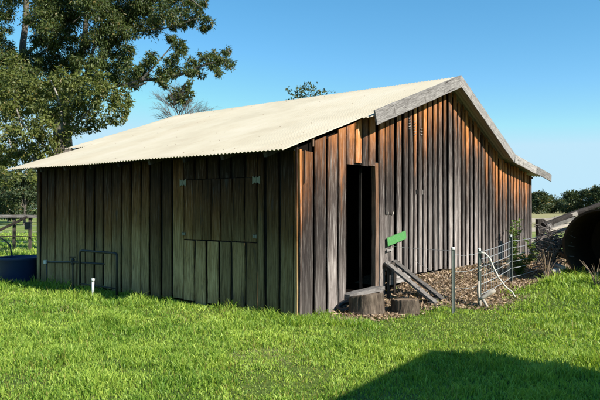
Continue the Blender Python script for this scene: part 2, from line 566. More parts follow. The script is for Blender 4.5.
# door frame -----------------------------------------------------------
df = MB()
board(df, gmap, 2.045, 2.155, .16, 2.36, 2.36, -.06, .075, topz=lambda a: 3.1)
df.build("door_jamb", M['brown_wood'], barn)
df = MB()
df.box((1.64, .05, 2.345), (1.04, .09, .08))
df.build("door_lintel", M['dark_wood'], barn)
df = MB()
df.beam((1.10, -.04, .215), (2.16, -.05, .245), .16, .07, (0, 0, 1), wob=.006)
df.build("door_sill", M['grey_wood_x'], barn)
df = MB()
board(df, lambda a, n, z: (a, -n, z), 1.862, 1.884, .12, 2.28, 2.28, -.19, .05, topz=lambda a: 3.2)
df.build("door_stud", M['dark_wood'], barn)

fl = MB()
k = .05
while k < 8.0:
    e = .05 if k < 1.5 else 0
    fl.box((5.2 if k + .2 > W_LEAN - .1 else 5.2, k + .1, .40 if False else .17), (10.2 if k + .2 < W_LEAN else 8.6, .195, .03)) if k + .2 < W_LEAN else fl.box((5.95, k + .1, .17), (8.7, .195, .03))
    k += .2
fl.build("floor", M['earth'], barn)  # floor boards carry the interior's shade in their black colour
# plinth, sub-sill planks
pl = MB()
pl.beam((2.48, -.02, .34), (3.25, -.03, .36), .022, .17, (0, 0, 1), wob=.004)
pl.build("plinth_board", M['grey_wood_x'], barn)

# cleats nailed over the gaps (pale wooden slips high on the gable)
for (px, py0, n_) in ((408, 118, 5), (413.5, 121, 6), (420, 129, 3)):
    uu = None
    for k in range(n_):
        dd = (px - 300) / F
        uu = 8.84 * dd / (GX - GY * dd)
        d = 8.84 + GY * uu
        z = CAM_H + (208 - (py0 + k * 2.7)) / F * d
        cl = MB()
        cl.beam((uu - .032, -.036, z - .010), (uu + .032, -.036, z + .010), .012, .013, (0, 0, 1), segs=1)
        cl.build("cleat", M['grey_wood'], barn)
for uu in (2.42, 2.60):
    hk = MB(); hk.box((uu, -.045, 1.51), (.022, .012, .045)); hk.build("nail_strap", M['bleached'], barn)
for px in (408, 415, 421):
    dd = (px - 300) / F; uu = 8.84 * dd / (GX - GY * dd)
    hk = MB(); hk.box((uu, -.038, 1.9), (.02, .01, .09)); hk.build("nail_strap", M['grey_wood'], barn)

# side wall ------------------------------------------------------------
HW = (.80, 2.44); HZ = (1.075, 2.06)
sw = MB()
def run(lo, hi, fn):
    w = lo
    while w < hi - .02:
        bw = random.uniform(.20, .26); gp = random.uniform(.042, .062)
        b = min(w + bw, hi)
        if hi - b < .16: b = hi
        kw = dict(n0=random.uniform(0, .007), th=random.uniform(.022, .03), topz=lambda a: 2.56)
        fn(w, b, kw)
        w = b + gp
run(.10, HW[0] - .02, lambda a, b, kw: board(sw, smap, a, b, random.uniform(.03, .09), 2.52, 2.52, **kw))
def short_pair(a, b, kw):
    board(sw, smap, a, b, random.uniform(.03, .09), HZ[0] - .008 + random.uniform(-.006, .004), HZ[0] - .008, **kw)
    board(sw, smap, a, b, HZ[1] + .012, 2.52, 2.52, segs=2, **kw)
run(HW[0], HW[1], short_pair)
run(HW[1] + .02, W_LEAN, lambda a, b, kw: board(sw, smap, a, b, random.uniform(.03, .09), 2.52, 2.52, **kw))
sw.build("side_wall", M['side'], barn)
# recessed cover strips behind the gaps
sb = MB()
w = .05
while w < W_LEAN - .1:
    board(sb, smap, w, min(w + .3, W_LEAN - .02), .12, 2.5, 2.5, -.04, .018, topz=lambda a: 2.56, segs=3)
    w += .302
sb.build("side_wall_lining", M['dark_wood'], barn)
# hatch shutter
sh = MB()
w = HW[0] + .01
while w < HW[1] - .05:
    b = min(w + random.uniform(.19, .25), HW[1] - .01)
    if HW[1] - b < .1: b = HW[1] - .01
    board(sh, smap, w, b, HZ[0] + .012, HZ[1], HZ[1], .012, .024, topz=lambda a: 2.45, segs=5)
    w = b + random.uniform(.012, .03)
shut = sh.build("hatch_shutter", M['side'], barn)
for (ww, zz) in ((HW[0], 2.02), (HW[1], 2.02), (HW[0] + .03, 1.17), (HW[1] - .02, 1.17)):
    h = MB()
    big = 1.0 if zz > 1.5 else .5
    for s in (-1, 1):
        q = [(-.052, s * .012 * big, zz + .028 * big), (-.052, s * .012 * big, zz - .028 * big), (-.052, s * .075 * big, zz - .062 * big), (-.052, s * .075 * big, zz + .062 * big)]
        vs = [(x, ww + y, z) for x, y, z in q] + [(x + .012, ww + y, z) for x, y, z in q]
        h.add(vs, [(0, 1, 2, 3), (7, 6, 5, 4), (0, 4, 5, 1), (1, 5, 6, 2), (2, 6, 7, 3), (3, 7, 4, 0)])
    h.tube([(-.05, ww, zz - .05 * big), (-.05, ww, zz + .05 * big)], .012, 8)
    h.build("hinge", M['hinge'], shut)

# corner posts, other walls --------------------------------------------
cp = MB()
board(cp, gmap, -.035, .015, .0, 2.44, 2.44, -.09, .115, topz=lambda a: 2.6, segs=8, wob=.004)
cp.build("corner_post", M['gable'], barn)
cp = MB()
board(cp, smap, .012, .07, .05, 2.48, 2.48, .03, .02, topz=lambda a: 2.6, segs=8, wob=.003)
cp.build("corner_batten", M['side'], barn)
rw = MB()
w = .02
while w < W_MAIN:                                  # far side wall
    board(rw, lambda a, n, z: (U_END + n, a, z), w, min(w + .22, W_MAIN), .25, 2.5, 2.5, 0, .024, topz=lambda a: 2.6, segs=3)
    w += .222
rw.build("far_side_wall", M['gable'], barn)
rw = MB()
u = 1.5
while u < U_END:                                   # rear gable
    b = min(u + .22, U_END)
    board(rw, lambda a, n, z: (a, W_MAIN + n, z), u, b, .1, roof_z(u) - .06, roof_z(b) - .06, 0, .024, topz=roof_z, segs=3)
    u += .222
u = 0.0
while u < 1.5:
    b = min(u + .22, 1.5)
    board(rw, lambda a, n, z: (a, W_LEAN + n, z), u, b, .05, roof_z(u) - .06, roof_z(b) - .06, 0, .024, topz=roof_z, segs=3)
    u += .222
w = W_LEAN
while w < W_MAIN:
    board(rw, lambda a, n, z: (1.5 - n, a, z), w, min(w + .22, W_MAIN), .05, 3.0, 3.0, 0, .024, topz=lambda a: 3.1, segs=3)
    w += .222
rw.build("rear_wall", M['gable'], barn)

# roof -----------------------------------------------------------------
def roof_sheet(name, line, w0, w1, lift=0.0, nails=3, uneven=True):
    """corrugated sheeting over a roof line of (u, z) points, eave first"""
    per, amp, sub = .076, .0095, 6
    nw = int(round((w1 - w0) / per * sub))
    ws = np.linspace(w0, w1, nw + 1)
    rows = []
    for a, b in zip(line[:-1], line[1:]):
        for t in np.linspace(0, 1, 7)[:-1]:
            rows.append((a[0] + (b[0] - a[0]) * t, a[1] + (b[1] - a[1]) * t))
    rows.append(line[-1])
    ua, za = line[0]; ub, zb = line[-1]
    L = math.hypot(ub - ua, zb - za)
    nrm = np.array([-(zb - za) / L, 0, (ub - ua) / L])
    if nrm[2] < 0: nrm = -nrm
    ex, ez = (ub - ua) / L, (zb - za) / L
    vs = []
    sheet_r = rng.random(200)
    cols = []
    for layer in (0, 1):
        for ri, (ru, rz_) in enumerate(rows):
            for w_ in ws:
                h = amp * math.sin(2 * math.pi * w_ / per) + lift + .007 * math.sin(w_ * 1.7) * math.sin(ru * 1.3) - layer * .004
                k = int((w_ + 1) / .762)                    # each sheet is 0.76 m wide
                jag = (sheet_r[(k * 7) % 200] - .5) * .03 if uneven and ri == 0 else 0
                vs.append((ru + ex * jag + nrm[0] * h, w_, rz_ + ez * jag + nrm[2] * h))
                cols.append((sheet_r[k % 200], 0, 0, 1))
    ts = rows
    mb = MB()
    n1 = len(ws); nt = len(ts); off = n1 * nt
    fs = []
    for layer in (0, 1):
        for i in range(nt - 1):
            for j in range(n1 - 1):
                a = layer * off + i * n1 + j
                fs.append((a, a + 1, a + n1 + 1, a + n1))
    for i in (0, nt - 1):
        for j in range(n1 - 1):
            a = i * n1 + j
            fs.append((a, a + 1, a + off + 1, a + off))
    for j in (0, n1 - 1):
        for i in range(nt - 1):
            a = i * n1 + j
            fs.append((a, a + n1, a + n1 + off, a + off))
    mb.add(vs, fs, cols)
    if nails:
        for r_ in range(nails):
            t = .05 + .9 * r_ / max(1, nails - 1)
            w_ = w0 + per * .25
            while w_ < w1:
                if random.random() < .3:
                    qu = ua + (ub - ua) * t
                    us_ = sorted(line); qz = float(np.interp(qu, [p_[0] for p_ in us_], [p_[1] for p_ in us_]))
                    c = Vector((qu, w_, qz)) + Vector(nrm) * (amp + lift + .001)
                    e1 = Vector((ub - ua, 0, zb - za)).normalized(); e2 = Vector((0, 1, 0))
                    pts = [c + e1 * (.009 * math.cos(a)) + e2 * (.009 * math.sin(a)) for a in np.linspace(0, 2 * math.pi, 6, endpoint=False)]
                    mb.add(pts + [c + Vector(nrm) * .006], [(0, 1, 6), (1, 2, 6), (2, 3, 6), (3, 4, 6), (4, 5, 6), (5, 0, 6)], mi=1)
                w_ += per * 3
    return mb.build(name, [M['roof'], M['nail']], barn, smooth=True)
LL = [(-.5, 2.40), (1.5, 3.066), (4.90, 4.27)]
roof_sheet("roof_sheeting", LL, -.09, 7.55, nails=7)
roof_sheet("main_roof_end", [(1.44, 3.046), (4.90, 4.27)], -.30, -.09, nails=0, uneven=False)
roof_sheet("main_roof_end", [(1.44, 3.046), (4.90, 4.27)], 7.55, 8.5, nails=4, uneven=False)
roof_sheet("roof_sheeting", [(10.98, 2.49), (8.05, 2.872), (4.84, 4.25)], -.30, 8.45, nails=7)
# barge boards
def barge(ua, za, ub, zb, w0, width, name="barge_board", th=.03):
    b_ = MB()
    L = math.hypot(ub - ua, zb - za)
    b_.beam((0, 0, -width / 2), (L, 0, -width / 2), th, width, (0, 0, 1), wob=.004, segs=8)
    o = b_.build(name, M['grey_wood_x'], barn, loc=(ua, w0, za))
    o.rotation_euler = (0, -math.atan2(zb - za, ub - ua), 0)
    return o
barge(1.505, 3.155, 4.86, 4.285, -.325, .235)
barge(4.862, 4.285, 8.05, 2.90, -.328, .215)
barge(8.055, 2.90, 9.70, 2.695, -.325, .205)
barge(9.715, 2.70, 11.02, 2.535, -.329, .195)
# rafters and wall plates that show under the eaves
pt = MB()
pt.box((-.02, 3.55, 2.47), (.09, 7.0, .1))
pt.build("wall_plate", M['dark_wood'], barn)
rf = MB()
for w_ in np.arange(.3, 7.1, .85):
    rf.beam((-.42, w_, 2.355), (1.4, w_, 2.965), .05, .08, (0, 0, 1), segs=1)
for w_ in np.arange(.3, 8.2, .9):
    rf.beam((1.5, w_, 2.99), (4.86, w_, 4.14), .05, .08, (0, 0, 1), segs=1)
    rf.beam((4.86, w_, 4.14), (8.05, w_, 2.77), .05, .08, (0, 0, 1), segs=1)
    rf.beam((8.1, w_, 2.77), (10.9, w_, 2.42), .05, .08, (0, 0, 1), segs=1)
rf.build("rafters", M['dark_wood'], barn)
# the outermost purlins / soffit battens carrying the overhang
pu = MB()
for u_ in (1.9, 2.9, 3.9, 4.7, 5.1, 6.0, 7.0, 7.8, 8.6, 9.6, 10.6):
    pu.box((u_, 4.20, roof_z(u_) - .095), (.06, 8.3, .05))
pu.build("purlins", M['dark_wood'], barn)
# batten ends by the corner (pale, catching the sun)
be = MB()
be.beam((.055, -.040, 1.95), (.06, -.040, 2.43), .02, .022, (0, 1, 0), segs=2)
be.beam((.27, -.02, 2.50), (.27, -.02, 2.64), .03, .04, (0, 1, 0), segs=1)
be.build("batten_end", M['brown_wood'], barn)

# ------------------------------------------------------------------ things by the door
def stump(px, py, z0, wpx, h, label, tilt):
    d = (CAM_H - z0) * F / (py - 208)
    x = (px - 300) / F * d
    r = wpx / F * d / 2
    o = empty("tree_stump", (x, d, tz(x, d) - .02))
    m = MB(); seg = 48; f1, f2 = random.uniform(0, 6), random.uniform(0, 6)
    ph = [1 + .05 * math.sin(k * 2 * math.pi / seg * 2 + f1) + .035 * math.sin(k * 2 * math.pi / seg * 5 + f2) + random.uniform(-.018, .018) for k in range(seg)]
    vs = []; fs = []
    prof = [(1.10, 0), (1.02, .25), (.98, .6), (.97, .94), (.93, 1.0), (.6, 1.01), (.25, 1.0)]
    for i, (rr, zz) in enumerate(prof):
        for k in range(seg):
            a = 2 * math.pi * k / seg
            rad = r * rr * (ph[k] + random.uniform(-.015, .015))
            X = rad * math.cos(a); Y = rad * math.sin(a)
            vs.append((X, Y, zz * h + (tilt[0] * X + tilt[1] * Y) * zz))
    for i in range(len(prof) - 1):
        for k in range(seg):
            fs.append((i * seg + k, i * seg + (k + 1) % seg, (i + 1) * seg + (k + 1) % seg, (i + 1) * seg + k))
    fs.append(tuple((len(prof) - 1) * seg + k for k in range(seg)))
    m.add(vs, fs)
    m.build("log", M['stump'], o)
    tag(o, label, "stump", "sawn log stumps by the doorway")
    return o
stump(366.5, 312, .02, 35, .31, "larger dark sawn log stump forming the step under the barn doorway", (.12, -.15))
stump(405, 309, .05, 29, .23, "smaller low sawn stump beside the foot of the plank ramp", (.02, -.08))

# black pipe ring lying at the wall foot
px_, py_ = world_un(.93, .16).xy
o = MB()
ring = [(px_ + .11 * math.cos(a), py_ + .11 * math.sin(a) * .7, tz(px_, py_) + .10 + .06 * math.sin(a + .6)) for a in np.linspace(0, 2 * math.pi, 20)]
o.tube(ring, .035, 8)
tag(o.build("hose_coil", M['black_rubber'], smooth=True), "short black coil of hose at the wall foot behind the larger stump", "hose")

# plank ramp
rp = empty("plank_ramp", world_un(2.45, .9, tz(*world_un(2.45, .9).xy)))
inv = Matrix.Translation(rp.location).inverted()
def L2(v): return inv @ v
for uu, off in ((2.36, 0), (2.62, .01)):
    m = MB()
    a = world_un(uu, .045, .66 + off); b = world_un(uu + .03, .96, tz(*world_un(uu, .96).xy) + .03)
    m.beam(L2(a), L2(b), .15, .035, (0, 0, 1), wob=.006, segs=6)
    m.build("plank", M['grey_wood'], rp)
for uu in (2.33, 2.56):
    m = MB()
    p = world_un(uu, .10)
    m.beam(L2(Vector((p.x, p.y, tz(p.x, p.y) - .03))), L2(Vector((p.x, p.y, .60))), .06, .045, (1, 0, 0), wob=.003)
    m.build("support_post", M['dark_wood'], rp)
m = MB()
m.beam(L2(world_un(2.26, .075, .62)), L2(world_un(2.74, .075, .64)), .07, .04, (0, 0, 1))
m.build("cross_bar", M['dark_wood'], rp); m = MB()
m.beam(L2(world_un(2.28, .88, tz(*world_un(2.28, .88).xy) + .02)), L2(world_un(2.78, .84, tz(*world_un(2.78, .84).xy) + .03)), .08, .05, (0, 0, 1))
m.build("cross_bar", M['dark_wood'], rp)
tag(rp, "grey two plank ramp leaning against the barn wall right of the door", "ramp")

# green plank on the wall
gp = MB()
gp.beam(world_un(2.36, .065, 1.01), world_un(3.02, .065, 1.12), .022, .145, (0, 0, 1), wob=.006)
tag(gp.build("green_plank", M['green_paint']), "bright green flaking painted plank fixed on the grey wall right of the door", "plank")
gp = MB()
gp.beam(world_un(2.37, .05, .86), world_un(2.58, .05, .88), .02, .035, (0, 0, 1), wob=.003)
tag(gp.build("batten", M['grey_wood_x']), "short pale batten on the barn wall just below the green plank", "batten")

# ------------------------------------------------------------------ wire fence in front of the gable
PA, PB, PC, PD = (2.34, 9.47), (2.93, 10.12), (4.08, 11.97), (5.42, 13.7)
fe = empty("wire_fence", (PA[0], PA[1], tz(*PA)))
tag(fe, "wire fence on green steel posts in front of the barn gable", "fence")
finv = Matrix.Translation(fe.location).inverted()
tops = {}
for (x, y), top in ((PA, .99), (PB, .93), (PC, 1.07), (PD, 1.02)):
    m = MB()
    z0 = tz(x, y) - .1
    ang0 = random.uniform(0, 2)
    for k in range(3):                                       # star picket: three fins
        a = ang0 + k * 2 * math.pi / 3
        R = Matrix.Rotation(a, 3, 'Z')
        m.box(finv @ (Vector((x, y, (z0 + top) / 2)) + R @ Vector((.015, 0, 0))), (.034, .013, top - z0), R)
    p = m.build("fence_post", M['post_green'], fe)
    c = MB(); c.lathe([(0.0, -.03), (.026, -.03), (.027, 0), (.02, .012), (0, .014)], 12, finv @ Vector((x, y, top)))
    c.build("post_cap", M['white_paint'], p)
def wire(pts, r=.0035, sag=.012):
    m = MB(); out = []
    for i in range(len(pts) - 1):
        a, b = Vector(pts[i]), Vector(pts[i + 1])
        for k in range(8):
            t = k / 8
            q = a.lerp(b, t); q.z -= sag * 4 * t * (1 - t); out.append(finv @ q)
    out.append(finv @ Vector(pts[-1]))
    m.tube(out, r, 5); return m.build("wire", M['steel'], fe)
for k, h in enumerate((.86, .74, .60, .46, .32, .17)):
    jit = lambda: random.uniform(-.012, .012)
    wire([(PB[0], PB[1], h + .02 + jit()), (PC[0], PC[1], h + .10 + jit()), (PD[0], PD[1], h + .14 + jit())], .0055 if k > 3 else .0045, .02)
    if k in (0, 2, 4):
        wire([(PA[0], PA[1], h + .04 + jit()), (PB[0], PB[1], h + .02 + jit())], .003, .03)
wire([tuple(world_un(2.55, .05, .93)), (PA[0], PA[1], .945)], .003, .01)
wire([tuple(world_un(3.4, .05, .62)), (PA[0], PA[1], .50)], .0025, .03)
# stays of the mesh
for t in np.linspace(.06, .95, 14):
    x = PB[0] + (PC[0] - PB[0]) * t; y = PB[1] + (PC[1] - PB[1]) * t
    if random.random() < .8: wire([(x, y, .19 + .08 * t), (x + .01, y, .86 + .08 * t)], .0018, 0)
# twisted tie on the gate post
m = MB()
m.tube([finv @ Vector((PB[0] + .03 * math.cos(a), PB[1] + .03 * math.sin(a), .52 + .012 * a)) for a in np.linspace(0, 14, 40)], .007, 5)
m.build("tie_wire", M['bleached'], fe)

# white rope hanging from the gate post
ropem = MB()
pts = [(PB[0] + .02, PB[1] - .03, .87), (PB[0] + .08, PB[1] - .05, .86), (PB[0] + .15, PB[1] - .07, .79), (PB[0] + .20, PB[1] - .10, .64), (PB[0] + .27, PB[1] - .14, .48), (PB[0] + .36, PB[1] - .20, .34), (PB[0] + .45, PB[1] - .26, .26), (PB[0] + .49, PB[1] - .30, .17)]
pp = []
for i in range(len(pts) - 1):
    for k in range(5): pp.append(Vector(pts[i]).lerp(Vector(pts[i + 1]), k / 5))
ropem.tube(pp, .012, 7, rough=.25)
tag(ropem.build("rope", M['rope'], smooth=True), "thick white rope trailing from the middle fence post into the grass", "rope")
# bleached forked branch at the foot of the post
bm_ = MB()
b0 = Vector((PB[0] - .02, PB[1] - .09, tz(PB[0], PB[1])))
bm_.tube([b0 + Vector((.02, 0, -.03)), b0 + Vector((.0, 0, .10)), b0 + Vector((-.02, .01, .24)), b0 + Vector((-.01, .02, .42))], [.022, .026, .024, .015], 8, rough=.3)
bm_.tube([b0 + Vector((-.02, 0, .12)), b0 + Vector((.06, -.01, .16)), b0 + Vector((.16, -.03, .24)), b0 + Vector((.24, -.04, .27))], [.03, .034, .038, .03], 8, rough=.3)
bm_.tube([b0 + Vector((.04, -.01, .13)), b0 + Vector((.10, -.03, .03)), b0 + Vector((.12, -.05, -.06))], [.024, .022, .018], 8, rough=.3)
tag(bm_.build("dead_branch", M['bleached'], smooth=True), "bleached forked branch propped against the middle fence post", "branch")

# ------------------------------------------------------------------ junk heap right of the barn
AX = Vector((-.66, -.751, 0))
tc_ = P(601, 252, 11.6)
tank_r = .68
tgz = tz(tc_.x, tc_.y)
tank = empty("water_tank", (tc_.x, tc_.y, tgz))
R = Vector((0, 0, 1)).rotation_difference(AX).to_matrix()
m = MB()
prof = [(tank_r - .03, -1.75), (tank_r, -1.75)]
for k in range(19):
    z = -1.7 + k * .093
    prof.append((tank_r + (.012 if k % 2 else -.004), z))
prof += [(tank_r + .02, 0.0), (tank_r - .02, 0.0), (tank_r - .022, -1.7), (0, -1.7)]
m.lathe(prof, 40, (0, 0, tank_r - .06), R=R)
m.build("tank_shell", M['rust_tank'], tank)
m = MB()
m.lathe([(0, -1.74), (tank_r - .02, -1.74), (tank_r - .02, -1.76), (0, -1.76)], 40, (0, 0, tank_r - .06), R=R)
m.build("tank_end", M['rust_tank'], tank)
tag(tank, "big dark rusted round tank lying open on its side at right edge", "tank")

GRP = "old timbers heaped behind the rusted tank"
def timber(a, b, w, t, mat, label, name="timber_beam", up=(0, 0, 1), rnd=False):
    m = MB()
    if rnd:
        n = 6
        pts = [Vector(a).lerp(Vector(b), k / n) + Vector((random.uniform(-.02, .02),) * 3) for k in range(n + 1)]
        m.tube(pts, [w * (1 - .3 * k / n) for k in range(n + 1)], 9, rough=.2)
    else:
        m.beam(a, b, w, t, up, wob=.01)
    return tag(m.build(name, mat), label, "timber", GRP)
timber(P(543, 226, 12.9), P(608, 202, 13.6), .07, 0, M['dark_wood'], "long dark log sloping up to the right over the timber heap", "log", rnd=True)
timber(P(545, 221.5, 13.2), P(577, 213.5, 13.2), .09, .075, M['bleached'], "pale grey beam topmost on the heap beside the barn corner")
timber(P(546, 228, 13.0), P(578, 217.5, 12.8), .08, .06, M['bleached'], "second pale beam just beneath the topmost one on the heap")
timber(P(549, 234, 12.7), P(572, 227, 12.4), .10, .05, M['grey_wood_x'], "grey plank low on the heap left of the rusted tank")
timber(P(549, 224, 12.8), P(553, 268, 12.5), .09, .09, M['grey_wood'], "grey upright post end at the left of the heap", "post", up=(1, 0, 0))
timber(P(540, 219, 14.6), P(540.5, 250, 14.6), .16, .16, M['dark_wood'], "dark square strainer post beside the far barn corner", "post", up=(1, 0, 0))
timber(P(552, 262, 12.4), P(566, 236, 12.2), .07, .05, M['dark_wood'], "dark plank leaning against the left side of the rusted tank")
timber(P(547, 244, 12.8), P(566, 256, 12.1), .08, .06, M['brown_wood'], "brown broken board lying across the low front of the heap")
timber(P(547, 231, 12.6), P(569, 224, 12.9), .07, .05, M['bleached'], "third pale beam lying crosswise under the two upper beams")
timber(P(544, 250, 12.9), P(560, 244, 12.6), .07, .04, M['grey_wood_x'], "short grey board half buried in the dead sticks")
timber(P(548, 262, 12.5), P(563, 268, 12.0), .10, .06, M['grey_wood_x'], "grey slab at the bottom of the heap beside the bleached log")
_p = P(545, 273, 12.2); _q = P(561, 270, 12.0)
m = MB()
_p.z = tz(_p.x, _p.y) + .12; _q.z = tz(_q.x, _q.y) + .13
m.tube([_p.lerp(_q, k / 5) + Vector((0, 0, random.uniform(-.012, .012))) for k in range(6)], [.075 * (1 + random.uniform(-.2, .2)) for _ in range(6)], 9, rough=.3)
tag(m.build("driftwood", M['bleached']), "bleached log lying in the grass at the fence foot before the tank", "log")
# heaped rubble / tangled brush filling the pile
m = MB()
for k in range(260):
    c = P(random.uniform(543, 559), random.uniform(240, 270) if k % 3 else random.uniform(228, 250), random.uniform(12.2, 13.4))
    dirv = Vector((random.uniform(-1, 1), random.uniform(-1, 1), random.uniform(-.45, .5))).normalized() * random.uniform(.12, .40)
    m.tube([c - dirv, c - dirv * .3 + Vector([random.uniform(-.04, .04) for _ in range(3)]), c + dirv * .3 + Vector([random.uniform(-.05, .05) for _ in range(3)]), c + dirv], [.009, .008, .006, .003], 5)
tag(m.build("brush_heap", M['twig']), "tangled heap of dead sticks between the barn fence and the tank", "brush", kind="stuff")

# timber rails beyond the barn's right end
rfz = empty("rail_fence", (7.6, 19.5, tz(7.6, 19.5)))
ri = Matrix.Translation(rfz.location).inverted()
for x in (6.9, 9.0, 11.2):
    m = MB(); y = 19.5 + (x - 6.9) * .12
    m.beam(ri @ Vector((x, y, tz(x, y) - .1)), ri @ Vector((x, y, 1.38)), .13, .13, (1, 0, 0), wob=.01); m.build("fence_post", M['grey_wood'], rfz)
for h in (1.22, .92, .60):
    m = MB(); m.beam(ri @ Vector((6.7, 19.40, h)), ri @ Vector((11.4, 19.95, h - .03)), .05, .13, (0, 0, 1), wob=.008); m.build("rail", M['bleached'], rfz)
tag(rfz, "grey three rail timber fence beyond the barn's right end", "fence")

# ------------------------------------------------------------------ left side: tub, pipes, fence
tb = P(19, 270, 13.6)
tub = empty("water_tub", (tb.x, tb.y, tz(tb.x, tb.y)))
m = MB()
m.lathe([(0, .02), (.36, .02), (.38, .0), (.40, .04), (.455, .42), (.49, .47), (.505, .50), (.50, .53), (.46, .53), (.45, .48), (.37, .07), (0, .07)], 36)
m.build("tub_shell", M['blue'], tub, smooth=True)
m = MB(); m.lathe([(0, .40), (.442, .40)], 30)
wt = NT("trough_water"); wt.finish((.01, .02, .03), .06, 0, .5)
m.build("water", wt.m, tub)
tag(tub, "round blue plastic water tub on shaded grass beside the barn's left end", "tub")

def wallpt(px, n):                                     # a spot n metres in front of the side wall, seen at px
    k = (300 - px) / F
    w_ = (k * (8.84 - GY * n) - GX * n) / (GY - GX * k) if True else 0
    return Vector((-GX * n - GY * w_, 8.84 - GY * n + GX * w_, 0)), w_
# iron pipe hoop
a, _ = wallpt(80, .35); b, _ = wallpt(117, .35)
m = MB()
ta, tb2 = tz(a.x, a.y), tz(b.x, b.y)
H = .80
m.tube([(a.x, a.y, ta - .1), (a.x, a.y, H - .05), (a.x + .012, a.y - .01, H - .012), (a.x + .05, a.y - .03, H), (b.x - .05, b.y + .03, H), (b.x - .012, b.y + .01, H - .012), (b.x, b.y, H - .05), (b.x, b.y, tb2 - .1)], .022, 8)
mid = a.lerp(b, .02)
m.tube([(a.x, a.y, .18), (b.x, b.y, .18)], .012, 6)
tag(m.build("pipe_hoop", M['pipe'], smooth=True), "dark iron pipe hoop standing in grass against the shaded barn wall", "pipe rail")
# water pipe with valve
pr = empty("water_pipe", (a.x, a.y, ta))
pinv = Matrix.Translation(pr.location).inverted()
c, _ = wallpt(47, .22); d_, _ = wallpt(104, .42); v, _ = wallpt(73, .28)
m = MB()
m.tube([pinv @ Vector((c.x, c.y, .50)), pinv @ Vector((v.x, v.y, .56)), pinv @ Vector((d_.x, d_.y, .60))], .018, 8)
m.tube([pinv @ Vector((c.x, c.y, .50)), pinv @ Vector((c.x, c.y, tz(c.x, c.y) - .05))], .016, 8)
m.build("pipe", M['pipe'], pr, smooth=True)
m = MB()
m.lathe([(0, -.06), (.03, -.06), (.035, -.02), (.028, 0), (.035, .03), (.02, .07), (0, .075)], 12, pinv @ Vector((v.x, v.y, .57)))
m.tube([pinv @ Vector((v.x - .06, v.y - .02, .66)), pinv @ Vector((v.x + .06, v.y - .02, .66))], .012, 6)
m.tube([pinv @ Vector((v.x, v.y, .6)), pinv @ Vector((v.x, v.y, tz(v.x, v.y) - .05))], .016, 6)
m.build("valve", M['pipe'], pr)
m = MB(); m.tube([pinv @ Vector((c.x - .03, c.y - .01, .47)), pinv @ Vector((c.x - .03, c.y - .01, .54))], .035, 10)
m.build("pipe_end_cap", M['white_paint'], pr)
tag(pr, "thin dark water pipe with valve running along the shaded wall", "pipe")
wp, _ = wallpt(93, .62)
m = MB(); m.tube([(wp.x, wp.y, tz(wp.x, wp.y) - .1), (wp.x + .005, wp.y, .33)], .024, 10)
m.tube([(wp.x + .005, wp.y, .31), (wp.x + .005, wp.y, .36)], .032, 10)
tag(m.build("standpipe", M['white_paint'], smooth=True), "short white plastic standpipe poking out of grass before the iron hoop", "standpipe")

lf = empty("rail_fence", (-11, 24, tz(-11, 24)))
li = Matrix.Translation(lf.location).inverted()
for (px, top, w_) in ((-14, 216, .09), (14, 217, .09), (30, 215, .10), (52, 216, .09)):
    p = P(px, top, 24); m = MB()
    m.beam(li @ Vector((p.x, p.y, tz(p.x, p.y) - .1)), li @ p, w_, w_, (1, 0, 0), wob=.01); m.build("fence_post", M['dark_wood'], lf)
m = MB(); m.beam(li @ P(-30, 216, 23.9), li @ P(70, 216.5, 23.9), .05, .11, (0, 0, 1), wob=.012); m.build("rail", M['grey_wood_x'], lf)
m = MB(); m.beam(li @ P(-30, 236, 23.9), li @ P(70, 237, 23.9), .03, .03, (0, 0, 1)); m.build("rail", M['dark_wood'], lf)
m = MB(); m.beam(li @ P(-6, 233, 23.8), li @ P(27, 217, 23.8), .06, .09, (0, 0, 1), wob=.01); m.build("brace", M['dark_wood'], lf)
m = MB(); m.box(li @ P(28, 226, 23.75), (.22, .14, .26)); m.box(li @ P(28, 222.4, 23.75), (.26, .17, .03)); m.build("latch_box", M['black_rubber'], lf)
for yy in (226, 232, 242):
    m = MB(); m.tube([li @ P(-30, yy, 24.05), li @ P(70, yy, 24.05)], .006, 5); m.build("wire", M['steel'], lf)
tag(lf, "dark timber post and rail fence in the sunlit paddock left of barn", "fence")
m = MB()
hp = [P(-14, 234, 17), P(-3, 236, 16.9), P(4, 240, 16.8), P(10, 245, 16.7), P(14, 249.5, 16.6)]
hp[-1].z = tz(hp[-1].x, hp[-1].y); hp.insert(0, Vector((hp[0].x - .4, hp[0].y, tz(hp[0].x - .4, hp[0].y))))
m.tube(hp, .02, 7)
tag(m.build("hose", M['black_rubber'], smooth=True), "black hose arching down to the grass behind the blue tub", "hose")

# ------------------------------------------------------------------ foliage
def leaves(name, centers, dirs, length, width, mat, parent, colr):
    n = len(centers)
    dirs = dirs / np.linalg.norm(dirs, axis=1, keepdims=True)
    side = np.cross(dirs, rng.normal(size=(n, 3)))
    side /= np.linalg.norm(side, axis=1, keepdims=True) + 1e-9
    nr = np.cross(dirs, side)
    ln = (length * rng.uniform(.6, 1.35, n))[:, None]; wd = (width * rng.uniform(.6, 1.3, n))[:, None]
    v0 = centers
    v1 = centers + dirs * ln * .45 + side * wd * .5 + nr * wd * .12
    v2 = centers + dirs * ln
    v3 = centers + dirs * ln * .45 - side * wd * .5 + nr * wd * .12
    V = np.stack([v0, v1, v2, v3], 1).reshape(-1, 3)
    cc = np.stack([np.clip(colr, 0, 1), rng.random(n), rng.random(n), np.ones(n)], -1)
    C = np.repeat(cc, 4, axis=0)
    idx = np.arange(n * 4)
    return np_mesh(name, V, idx, np.full(n, 4), C, mat, parent)

